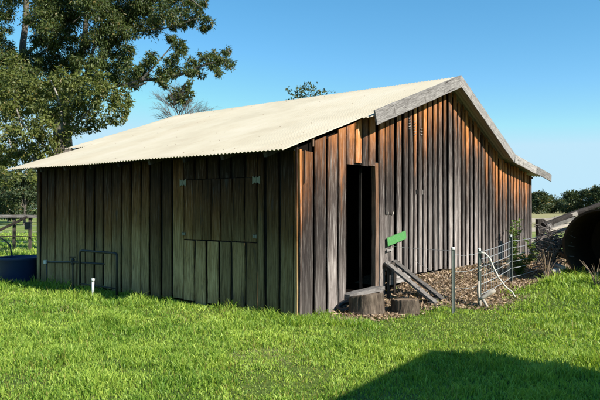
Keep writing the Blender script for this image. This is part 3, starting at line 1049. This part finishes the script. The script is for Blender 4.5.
def cloud(clumps, per, sub=9, subr=.42, droop=.5):
    """clumps: (center Vector, rx, ry, rz). returns leaf positions, directions, shade"""
    cs, ds, co = [], [], []
    for (c, rx, ry, rz) in clumps:
        vol = (rx * ry * rz) ** (2 / 3)
        n = int(per * vol)
        k = max(4, int(sub))
        sc = rng.normal(size=(k, 3)); sc /= np.linalg.norm(sc, axis=1, keepdims=True)
        sc *= rng.uniform(.35, 1.0, (k, 1)) ** .6
        pick = rng.integers(0, k, n)
        p = sc[pick] + rng.normal(size=(n, 3)) * subr * rng.uniform(.55, 1.1, (k, 1))[pick]
        out = p / (np.linalg.norm(p, axis=1, keepdims=True) + 1e-6)
        pos = p * np.array([rx, ry, rz]) + np.array(c)
        d = out * .6 + rng.normal(size=(n, 3)) * .6 + np.array([0, 0, -droop])
        cs.append(pos); ds.append(d)
        co.append(np.clip(rng.uniform(0, 1, n) * .6 + rng.random(k)[pick] * .4, 0, 1))
    return np.concatenate(cs), np.concatenate(ds), np.concatenate(co)

def curve(pts, n=6):
    pts = [Vector(p) for p in pts]; out = []
    for i in range(len(pts) - 1):
        p0 = pts[max(i - 1, 0)]; p1 = pts[i]; p2 = pts[i + 1]; p3 = pts[min(i + 2, len(pts) - 1)]
        for k in range(n):
            t = k / n
            out.append(.5 * ((2 * p1) + (p2 - p0) * t + (2 * p0 - 5 * p1 + 4 * p2 - p3) * t * t + (3 * p1 - p0 - 3 * p2 + p3) * t ** 3))
    out.append(pts[-1]); return out
def limb(mb, pts, r0, r1, seg=8, mi=0):
    c = curve(pts); n = len(c)
    mb.tube(c, [r0 + (r1 - r0) * i / (n - 1) for i in range(n)], seg, mi=mi, rough=.12)
    return c

# ---- big spreading gum behind the barn
D1 = 24
t1 = empty("gum_tree", (P(66, 208, D1).x, D1, tz(P(66, 208, D1).x, D1)))
ti = Matrix.Translation(t1.location).inverted()
tag(t1, "tallest dark spreading gum tree behind the left end of the barn", "tree")
tm = MB()
def T1(px, py, dd=0): return ti @ P(px, py, D1 + dd)
base = ti @ Vector((t1.location.x, D1, t1.location.z - .2))
limb(tm, [base, T1(66, 190), T1(62, 140), T1(60, 108)], .42, .30, 12)
limb(tm, [T1(60, 108), T1(78, 84, .3), T1(96, 62, .3), T1(113, 40, .1), T1(128, 18, .1), T1(150, 2, 0), T1(160, -22, 0)], .15, .05, 9, 1)
limb(tm, [T1(60, 108), T1(70, 85, .4), T1(80, 55, .8), T1(85, 20, 1), T1(82, -25, 1)], .20, .07, 9)
limb(tm, [T1(52, 125), T1(38, 95, .5), T1(22, 55, 1), T1(25, 10, 1.5), T1(20, -40, 1.5)], .20, .08, 9)
limb(tm, [T1(75, 98), T1(95, 91, -.2), T1(115, 86, -.4), T1(138, 80, -.6), T1(155, 64, -.8), T1(172, 44, -1)], .085, .02, 8, 1)
limb(tm, [T1(138, 80, -.6), T1(165, 78, -.9), T1(186, 72, -1.1), T1(205, 64, -1.3), T1(226, 60, -1.5)], .06, .018, 7)
limb(tm, [T1(108, 48, .1), T1(130, 32, 0), T1(150, 29, -.2), T1(175, 25, -.4), T1(196, 17, -.6)], .05, .012, 7)
limb(tm, [T1(122, 27, .1), T1(150, 3, -.4), T1(178, -8, -2), T1(200, 6, -2.2)], .07, .018, 7)
limb(tm, [T1(86, 72, -.7), T1(92, 50, 0), T1(100, 28, .4), T1(104, -10, .6)], .08, .03, 7, 1)
limb(tm, [T1(22, 55, 1), T1(40, 42, .4), T1(58, 30, 0)], .08, .02, 7)
limb(tm, [T1(38, 95, .5), T1(20, 82, 0), T1(0, 72, 0), T1(-25, 60, 0)], .1, .03, 7)
limb(tm, [T1(120, 84, -.5), T1(134, 86, -.9), T1(146, 82, -1.2)], .055, .03, 7, 1)
C1 = []
def add1(lst, dspread, D0, inv_, store, squash=.8):
    for (px, py, r) in lst:
        d = D0 + random.uniform(-dspread, dspread)
        rr = r / F * d
        store.append((inv_ @ P(px, py, d), rr, rr * 1.15, rr * squash))
big = [(40, 12, 18), (60, 5, 16), (50, 32, 16), (70, 22, 14), (36, 40, 8), (90, 8, 16), (105, 20, 14), (120, 8, 16), (118, 30, 13), (95, 38, 12), (78, 45, 11),
       (135, 20, 12), (140, 3, 14), (150, 26, 11), (160, 10, 12), (165, -4, 12), (62, 52, 12), (45, 60, 13), (28, 62, 12), (10, 60, 12), (60, 70, 11), (40, 78, 12), (20, 80, 12), (2, 78, 10),
       (82, 62, 9), (100, 58, 10), (112, 48, 10), (125, 52, 8), (3, 10, 9), (0, 30, 8), (2, 45, 9), (110, 70, 9), (120, 62, 7), (-15, 50, 14), (-15, 10, 14), (-12, 78, 14), (50, -18, 22), (95, -18, 22), (140, -18, 18), (10, -15, 16),
       (130, 68, 8), (142, 72, 7), (134, 80, 7), (150, 60, 5.5), (152, 55, 5), (145, 66, 5), (160, 78, 6), (168, 73, 6), (160, 70, 4.5),
       (172, 38, 5), (178, 44, 6), (181, 50, 5), (175, 57, 4), (170, 63, 5), (176, 68, 5),
       (188, 4, 8), (200, 5, 5), (196, 16, 7), (206, 22, 6), (186, 22, 6), (178, 14, 8), (203, 27, 4), (182, -8, 8), (172, 24, 5),
       (190, 62, 5.5), (198, 67, 5), (193, 73, 4), (206, 58, 6), (214, 54, 5), (213, 63, 6), (222, 58, 6), (226, 50, 4.5), (229, 64, 4.5), (219, 71, 4), (202, 75, 3), (186, 70, 4),
       (30, 96, 14), (55, 92, 12), (75, 86, 10), (95, 76, 9), (104, 84, 8), (118, 76, 8), (5, 98, 13)]
add1(big, 1.3, D1 - .8, ti, C1, .85)
for _ in range(60):                                           # loose outer sprays
    px, py, r = random.choice(big)
    add1([(px + random.uniform(-1.3, 1.3) * r, py + random.uniform(-1.1, 1.4) * r, random.uniform(1.8, 3.6))], 1.2, D1 - .8, ti, C1)
p_, d_l, c_l = cloud(C1, 9500, 12, .33, .75)
tw = MB()
for (c, rx, ry, rz) in C1:
    for k in range(2):
        o_ = Vector((random.uniform(-1, 1) * rx * 1.6, random.uniform(-1, 1) * rx, -rz * random.uniform(.2, 1.6)))
        tm.tube([c + o_, c + o_ * .4 + Vector((0, 0, .05)), c + Vector((random.uniform(-.3, .3) * rx, 0, rz * .5))], [.014, .010, .005], 5)
tm.build("trunk", [M['bark'], M['bark_pale']], t1, smooth=True)
leaves("crown", p_, d_l, .125, .038, M['leaf_dark'], t1, c_l)

# ---- yellow-green bushy tree nearer the barn
D2 = 19.5
t2 = empty("bushy_tree", (P(62, 208, D2).x, D2, tz(P(62, 208, D2).x, D2)))
ti2 = Matrix.Translation(t2.location).inverted()
tag(t2, "bushy yellow green tree directly behind the far eave of the roof", "tree")
tm = MB()
def T2(px, py, dd=0): return ti2 @ P(px, py, D2 + dd)
limb(tm, [Vector((0, 0, -.2)), T2(60, 190), T2(58, 160), T2(62, 130)], .24, .14, 10)
for pts in ([T2(58, 160), T2(38, 140), T2(20, 120), T2(12, 95)], [T2(60, 145), T2(80, 120), T2(98, 98)], [T2(62, 130), T2(58, 100), T2(50, 80)], [T2(60, 165), T2(35, 160), T2(14, 152), T2(8, 138)], [T2(50, 172), T2(28, 168, .5), T2(6, 172, .6), T2(-20, 165, .5)]):
    limb(tm, pts, .055, .015, 7, 1)
C2 = []
low = [(15, 80, 14), (0, 75, 12), (35, 90, 14), (55, 88, 12), (75, 92, 12), (92, 88, 11), (108, 92, 10), (120, 100, 9), (122, 112, 7), (105, 105, 11), (88, 108, 13), (68, 108, 14), (45, 110, 15), (22, 105, 15), (2, 100, 14), (-14, 98, 14),
       (10, 122, 14), (30, 128, 14), (52, 130, 14), (72, 128, 12), (90, 124, 9), (105, 118, 7), (115, 120, 5), (62, 142, 9), (45, 145, 11), (25, 148, 11), (5, 142, 10), (-12, 130, 14), (-10, 152, 12), (18, 150, 10), (2, 158, 9), (40, 152, 9), (12, 160, 7), (30, 160, 7), (100, 78, 8), (60, 75, 9), (82, 76, 7), (18, 62, 10), (125, 90, 5), (126, 104, 4), (0, 170, 6), (14, 174, 5), (30, 176, 5), (36, 184, 4), (6, 184, 4)]
add1(low, .9, D2, ti2, C2, .9)
for _ in range(60):
    px, py, r = random.choice(low)
    add1([(px + random.uniform(-1.25, 1.25) * r, py + random.uniform(-1.25, 1.1) * r, random.uniform(1.8, 4))], 1.0, D2, ti2, C2)
p_, d_l, c_l = cloud(C2, 4600, 10, .25, .5)
tm.build("trunk", [M['bark'], M['bark_pale']], t2, smooth=True)
leaves("crown", p_, d_l, .115, .045, M['leaf_yellow'], t2, c_l)

# ---- half-dead tree showing over the ridge
D3 = 34
t3 = empty("bare_tree", (P(178, 208, D3).x, D3, tz(P(178, 208, D3).x, D3)))
ti3 = Matrix.Translation(t3.location).inverted()
tag(t3, "half bare twiggy tree with one green patch showing over the roof ridge", "tree")
tm = MB()
def T3(px, py, dd=0): return ti3 @ P(px, py, D3 + dd)
limb(tm, [Vector((0, 0, -.2)), T3(178, 170), T3(177, 135)], .26, .18, 10)
def twig(p0, ang, ln, r, depth, dz):
    n = 3
    pts = [p0]; a = ang
    for k in range(n):
        a += random.uniform(-.14, .14)
        pts.append(pts[-1] + Vector((math.sin(a) * ln / n, dz * ln / n, math.cos(a) * ln / n)))
    tm.tube(pts, [r * (1 - .5 * k / n) for k in range(n + 1)], 5, caps=False)
    if depth > 0:
        for k in range(random.choice([4, 5])):
            t = random.choice(pts[1:])
            twig(t, a + random.uniform(-.55, .55), ln * random.uniform(.5, .75), r * .52, depth - 1, dz + random.uniform(-.4, .4))
for a in (-1.1, -.95, -.8, -.62, -.45, -.3, -.12, .05, .3, .45, .6, .8, .95, 1.1, 1.25):
    twig(T3(177 + random.uniform(-4, 5), random.uniform(112, 130)), a, random.uniform(.8, 1.15), .026, 3, random.uniform(-.3, .3))
tm.build("trunk", M['twig'], t3)
C3 = []
add1([(178, 94, 6), (184, 90, 5), (188, 85, 3.5), (173, 99, 5), (185, 99, 5), (190, 93, 3), (190, 79, 2)], .4, D3, ti3, C3)
p_, d_l, c_l = cloud(C3, 3200, 9, .42, .3)
leaves("crown", p_, d_l, .17, .08, M['leaf_yellow'], t3, c_l * .6)

# ---- tree top over the ridge
D4 = 46
t4 = empty("tree", (P(306, 208, D4).x, D4, tz(P(306, 208, D4).x, D4)))
ti4 = Matrix.Translation(t4.location).inverted()
tag(t4, "small dark treetop peeking over the middle of the roof ridge", "tree")
tm = MB(); limb(tm, [Vector((0, 0, -.2)), ti4 @ P(305, 150, D4), ti4 @ P(306, 100, D4)], .25, .1, 8)
C4 = []
add1([(291, 91, 3.2), (298, 91, 5), (306, 90, 5.5), (314, 89, 5), (322, 92, 3.2), (309, 85, 2.6), (299, 86.5, 2), (288, 88, 1.6), (327, 92, 1.5), (333, 91.5, 1.2), (314, 86, 2), (303, 105, 12), (315, 110, 14), (295, 112, 12)], .8, D4, ti4, C4)
p_, d_l, c_l = cloud(C4, 420, 8, .42, .1)
tm.build("trunk", M['bark'], t4)
leaves("crown", p_, d_l, .26, .12, M['leaf_far'], t4, c_l)

# ---- far tree line on the right
def far_tree(px, top, basey, wpx, d, label, group, mat, leaf, per, name="tree", shape=.75, trunkfrac=.25, mi=0):
    p = P(px, basey, d)
    g = tz(p.x, p.y)
    o = empty(name, (p.x, p.y, g))
    h = P(px, top, d).z - g
    rw_ = wpx / F * d / 2
    cl_ = []
    n = 11
    for k in range(n):
        zz = h * random.uniform(trunkfrac + .08, .93)
        t = (zz / h - trunkfrac) / (1 - trunkfrac)
        env = math.sqrt(max(.05, 1 - (abs(t - .42) / .62) ** 2))
        a = random.uniform(0, 2 * math.pi)
        rr = rw_ * random.uniform(.32, .55)
        off = max(0, env * rw_ - rr * .6)
        cl_.append((Vector((math.cos(a) * off, math.sin(a) * off, min(zz, h - rr * .6))), rr, rr, rr * shape))
    cl_.append((Vector((random.uniform(-.2, .2) * rw_, 0, h - rw_ * .35)), rw_ * .45, rw_ * .45, rw_ * .4))
    p_, d_l, c_l = cloud(cl_, per, 8, .36, .1)
    m = MB()
    limb(m, [Vector((0, 0, -.3)), Vector((random.uniform(-.1, .1) * rw_, 0, h * .4)), Vector((0, 0, h * .75))], h * .028, h * .008, 7)
    for k in range(5):
        c0 = cl_[k][0]
        limb(m, [Vector((0, 0, h * .3)), c0 * .5 + Vector((0, 0, h * .2)), c0], h * .012, h * .004, 5)
    m.build("trunk", M['bark_pale'] if mi else M['bark'], o)
    leaves("crown", p_, d_l, leaf, leaf * .5, mat, o, c_l)
    tag(o, label, "tree", group)
RG = "far trees beyond the paddock at right"
rt = [(538, 193, 24, 170, "leftmost far tree rising beside the barn's right eave corner"),
      (550, 197, 20, 185, "low far tree second from the barn's right eave corner"),
      (560, 202, 16, 200, "lowest far tree in the dip of the right tree line"),
      (573, 192, 18, 175, "pointed tall far tree just right of the dip in the tree line"),
      (585, 191, 20, 180, "broad far tree with a sky gap beside it at right"),
      (597, 189, 22, 172, "round topped far tree above the rusted tank"),
      (612, 186, 24, 170, "tallest far tree at the right edge of the picture"),
      (566, 199, 16, 215, "distant tree filling the gap behind the pointed far tree"),
      (530, 196, 20, 200, "far tree mostly hidden behind the barn's right corner"),
      (635, 189, 24, 175, "far tree standing just past the right edge")]
for (px, top, w_, d, lab) in rt[:9]:
    far_tree(px, top, 214, w_, d, lab, RG, M['leaf_far'], .62, 210, trunkfrac=.08)
# ---- trees beyond the left paddock
LG = "trees beyond the paddock at left"
for (px, top, w_, d, lab, mi) in ((-6, 150, 44, 62, "leafy tree at the left picture edge beyond the rail fence", 0),
                                  (8, 176, 20, 72, "pale trunked tree just inside the left picture edge beyond fence", 1),
                                  (24, 168, 34, 58, "dense green tree seen under the eave beyond the dark post", 0),
                                  (42, 160, 34, 66, "tree half hidden by the barn's far left wall corner", 0),
                                  (16, 190, 26, 90, "low distant tree seen between the two nearer left trees", 0)):
    far_tree(px, top, 213, w_, d, lab, LG, M['leaf_far'], .30, 900, trunkfrac=.10, mi=mi)

# ------------------------------------------------------------------ neighbouring shed (its shadow falls into the picture)
TIP = Vector((1.56, 7.02, .05))
tt = 5.6
corner = TIP + SUN_H * tt
hh = TIP.z + tt * math.tan(SUN_EL)
gv_ = Vector((-.556, -.831, 0)); nv_ = Vector((.831, -.556, 0))
shed = empty("shed", (corner.x, corner.y, 0))
tag(shed, "plain timber shed standing right of the viewpoint and casting the foreground shadow", "shed")
m = MB()
Ls, Ws = 5.4, 3.6
def sp(a, b, z): 
    q = gv_ * a + nv_ * b; return (q.x, q.y, z)
for (a0, b0, a1, b1) in ((0, 0, Ls, 0), (0, Ws, Ls, Ws), (0, 0, 0, Ws), (Ls, 0, Ls, Ws)):
    L_ = math.hypot(a1 - a0, b1 - b0); k = 0.0
    while k < L_ - .01:
        e = min(k + .2, L_)
        f0, f1 = k / L_, (e - .004) / L_
        pa = Vector(sp(a0 + (a1 - a0) * f0, b0 + (b1 - b0) * f0, 0)); pb = Vector(sp(a0 + (a1 - a0) * f1, b0 + (b1 - b0) * f1, 0))
        mid = (pa + pb) / 2; dv = (pb - pa)
        R = Matrix.Rotation(math.atan2(dv.y, dv.x), 3, 'Z')
        m.box((mid.x, mid.y, hh / 2 - .1), (dv.length, .03, hh + .14), R)
        k = e
m.build("wall", M['grey_wood'], shed)
m = MB()
rv = [sp(-.02, -.03, hh - .03), sp(Ls + .1, -.03, hh - .03), sp(Ls + .1, Ws + .1, hh - .55), sp(-.02, Ws + .1, hh - .55)]
m.add(rv + [(x, y, z - .04) for x, y, z in rv], [(0, 1, 2, 3), (7, 6, 5, 4), (0, 4, 5, 1), (1, 5, 6, 2), (2, 6, 7, 3), (3, 7, 4, 0)])
m.build("roof", M['roof'], shed)

# ------------------------------------------------------------------ grass, litter, weeds
def grass_field():
    X, Y, SC = [], [], []
    def zone(x0, x1, y0, y1, dens, sc):
        n = int((x1 - x0) * (y1 - y0) * dens)
        X.append(rng.uniform(x0, x1, n)); Y.append(rng.uniform(y0, y1, n)); SC.append(np.full(n, sc))
    zone(-5.0, 5.0, 3.6, 5.6, 4200, .85)
    zone(-6.0, 6.0, 5.6, 7.2, 4000, .9)
    zone(-7.5, 7.5, 7.2, 9.2, 2600, 1.05)
    zone(-9.0, 9.0, 9.2, 11.5, 1500, 1.25)
    zone(-11, 9.5, 11.5, 15, 700, 1.5)
    zone(-16, -4, 15, 22, 220, 2.2)
    zone(-22, -8, 22, 40, 40, 3.5)
    x = np.concatenate(X); y = np.concatenate(Y); sc = np.concatenate(SC)
    lm = litter_mask(x, y)
    u, n = un(x, y)
    keep = ~barn_mask(x, y)
    keep &= rng.random(len(x)) > np.clip(lm * 1.15, 0, .985)
    clump = vnoise(x, y, 3.2) * .55 + vnoise(x, y, 9.0) * .45
    thin = vnoise(x + 40, y, .9)
    keep &= rng.random(len(x)) < np.clip(.35 + clump * 1.5 - sm(.68, .85, thin) * .25, 0, 1)
    # worn strip before the doorway and fence
    worn = np.exp(-(((u - 1.2) / 2.6) ** 2 + ((n - 1.7) / .9) ** 2))
    keep &= rng.random(len(x)) > worn * .3
    x, y, sc, clump, u, n, worn, thin = [a[keep] for a in (x, y, sc, clump, u, n, worn, thin)]
    N = len(x)
    tuft = sm(.55, .85, vnoise(x + 7, y + 3, 4.5))
    h = (.032 + .075 * clump ** 1.3 + .055 * tuft) * rng.uniform(.55, 1.35, N)
    h *= 1 + .6 * sm(.55, .8, vnoise(x, y, 1.3))
    h *= 1 - .45 * worn
    h *= 1 - .35 * sm(.68, .85, thin)
    wall = np.exp(-((u + .25) / .3) ** 2) * (n < .3)                 # taller along the side wall
    h *= 1 + .15 * wall
    mound = sm(3.2, 4.6, u) * sm(1.4, 2.2, n)
    h *= 1 + .55 * mound
    h *= np.clip(.8 + (sc - 1) * .25, .8, 1.5)
    wd = rng.uniform(.0028, .0062, N) * sc * (1 + .2 * mound)
    a = rng.uniform(0, 2 * np.pi, N)
    lean_a = vnoise(x, y, 1.1) * 12 + rng.normal(0, 2.2, N)
    lean = h * rng.uniform(.15, 1.0, N)
    lx, ly = np.cos(lean_a) * lean, np.sin(lean_a) * lean
    z = terrain(x, y) - .005
    sx, sy = np.cos(a) * wd, np.sin(a) * wd
    v = np.zeros((N, 5, 3))
    v[:, 0] = np.stack([x - sx, y - sy, z], -1); v[:, 1] = np.stack([x + sx, y + sy, z], -1)
    mx, my = x + lx * .32, y + ly * .32; mz = z + h * .62
    v[:, 2] = np.stack([mx + sx * .8, my + sy * .8, mz], -1); v[:, 3] = np.stack([mx - sx * .8, my - sy * .8, mz], -1)
    v[:, 4] = np.stack([x + lx, y + ly, z + h * rng.uniform(.8, 1.0, N)], -1)
    b = (np.arange(N) * 5)[:, None]
    idx = (b + np.array([[0, 1, 2, 3, 3, 2, 4]])).reshape(-1)
    lp = np.tile([4, 3], N)
    tone = np.clip(-.12 + .5 * vnoise(x, y, 2.0) + .55 * vnoise(x + 9, y, .55) + rng.normal(0, .3, N), 0, 1)
    dead = rng.random(N) * .93 + (rng.random(N) < .02 + .14 * worn + .22 * sm(.6, .8, thin)) * .5
    straw = rng.random(N) < .006                                       # dry seed stalks standing over the turf
    v[straw, 2:, 2] += (h * rng.uniform(.3, 1.0, N))[straw, None] * np.array([.5, .5, 1.0])
    dead[straw] = 1.0
    c = np.repeat(np.stack([tone, np.zeros(N), np.clip(dead, 0, 1), np.ones(N)], -1), 5, axis=0)
    o = np_mesh("grass", v.reshape(-1, 3), idx, lp, c, M['grass'])
    tag(o, "lush bright green grass covering the yard in front of the barn", "grass", kind="stuff")
    return N
print("blades", grass_field())

def litter():
    n = 60000
    u = rng.uniform(.6, 11.5, n); nn = rng.uniform(.02, 2.6, n)
    x = GX * u + GY * nn; y = 8.84 + GY * u - GX * nn
    k = rng.random(n) < litter_mask(x, y)
    x, y = x[k], y[k]; N = len(x)
    c = np.stack([x, y, terrain(x, y) + rng.uniform(.0, .035, N)], -1)
    d = rng.normal(size=(N, 3)) * np.array([1, 1, .35])
    o = leaves("leaf_litter", c, d, .052, .026, M['litter'], None, rng.random(N) ** 1.3)
    tag(o, "dry brown leaf litter banked against the foot of the gable wall", "leaf litter", kind="stuff")
litter()

def weed(x, y, h, n, label, mat, leaf=.07, spread=.25, name="weed", dry=False):
    z = tz(x, y)
    o = empty(name, (x, y, z))
    m = MB(); cs = []; ds = []
    for k in range(n):
        a = random.uniform(0, 6.28); s = random.uniform(.2, 1) * spread
        tip = Vector((math.cos(a) * s, math.sin(a) * s, h * random.uniform(.6, 1)))
        c = curve([Vector((random.uniform(-.04, .04), random.uniform(-.04, .04), -.03)), tip * .45 + Vector((0, 0, h * .1)), tip], 5)
        m.tube(c, [.006 - .0045 * i / (len(c) - 1) for i in range(len(c))], 5, caps=False)
        for q_ in c[2:]:
            for _ in range(0 if dry else 4):
                cs.append(tuple(q_)); ds.append((random.uniform(-1, 1), random.uniform(-1, 1), random.uniform(-.2, .8)))
    m.build("stem", M['litter'] if dry else M['leaf_weed'], o)
    if cs: leaves("foliage", np.array(cs), np.array(ds), leaf, leaf * .45, mat, o, rng.random(len(cs)))
    tag(o, label, "weed", "tall weeds around the fence and junk heap")
q1 = world_un(7.9, .35)
weed(q1.x, q1.y, 1.0, 9, "tall leafy green weed against the gable wall behind the last fence post", M['leaf_weed'], .08, .2)
q1 = world_un(8.6, .6)
weed(q1.x, q1.y, .6, 9, "lower leafy weed right of the tall one at the wall's far end", M['leaf_weed'], .08, .25)
weed(4.75, 11.9, .62, 16, "dry brown weed stalks in the fence corner left of the tank", M['litter'], dry=True, spread=.35)
weed(5.15, 10.75, .48, 14, "dry weed stalks in front of the open tank mouth", M['litter'], dry=True, spread=.3)
weed(5.6, 10.6, .5, 14, "green leafy weed at the right edge before the tank", M['leaf_weed'], .08, .3)
weed(4.6, 13.0, .5, 14, "leafy weed behind the fence near the far wall corner", M['leaf_weed'], .09, .3)
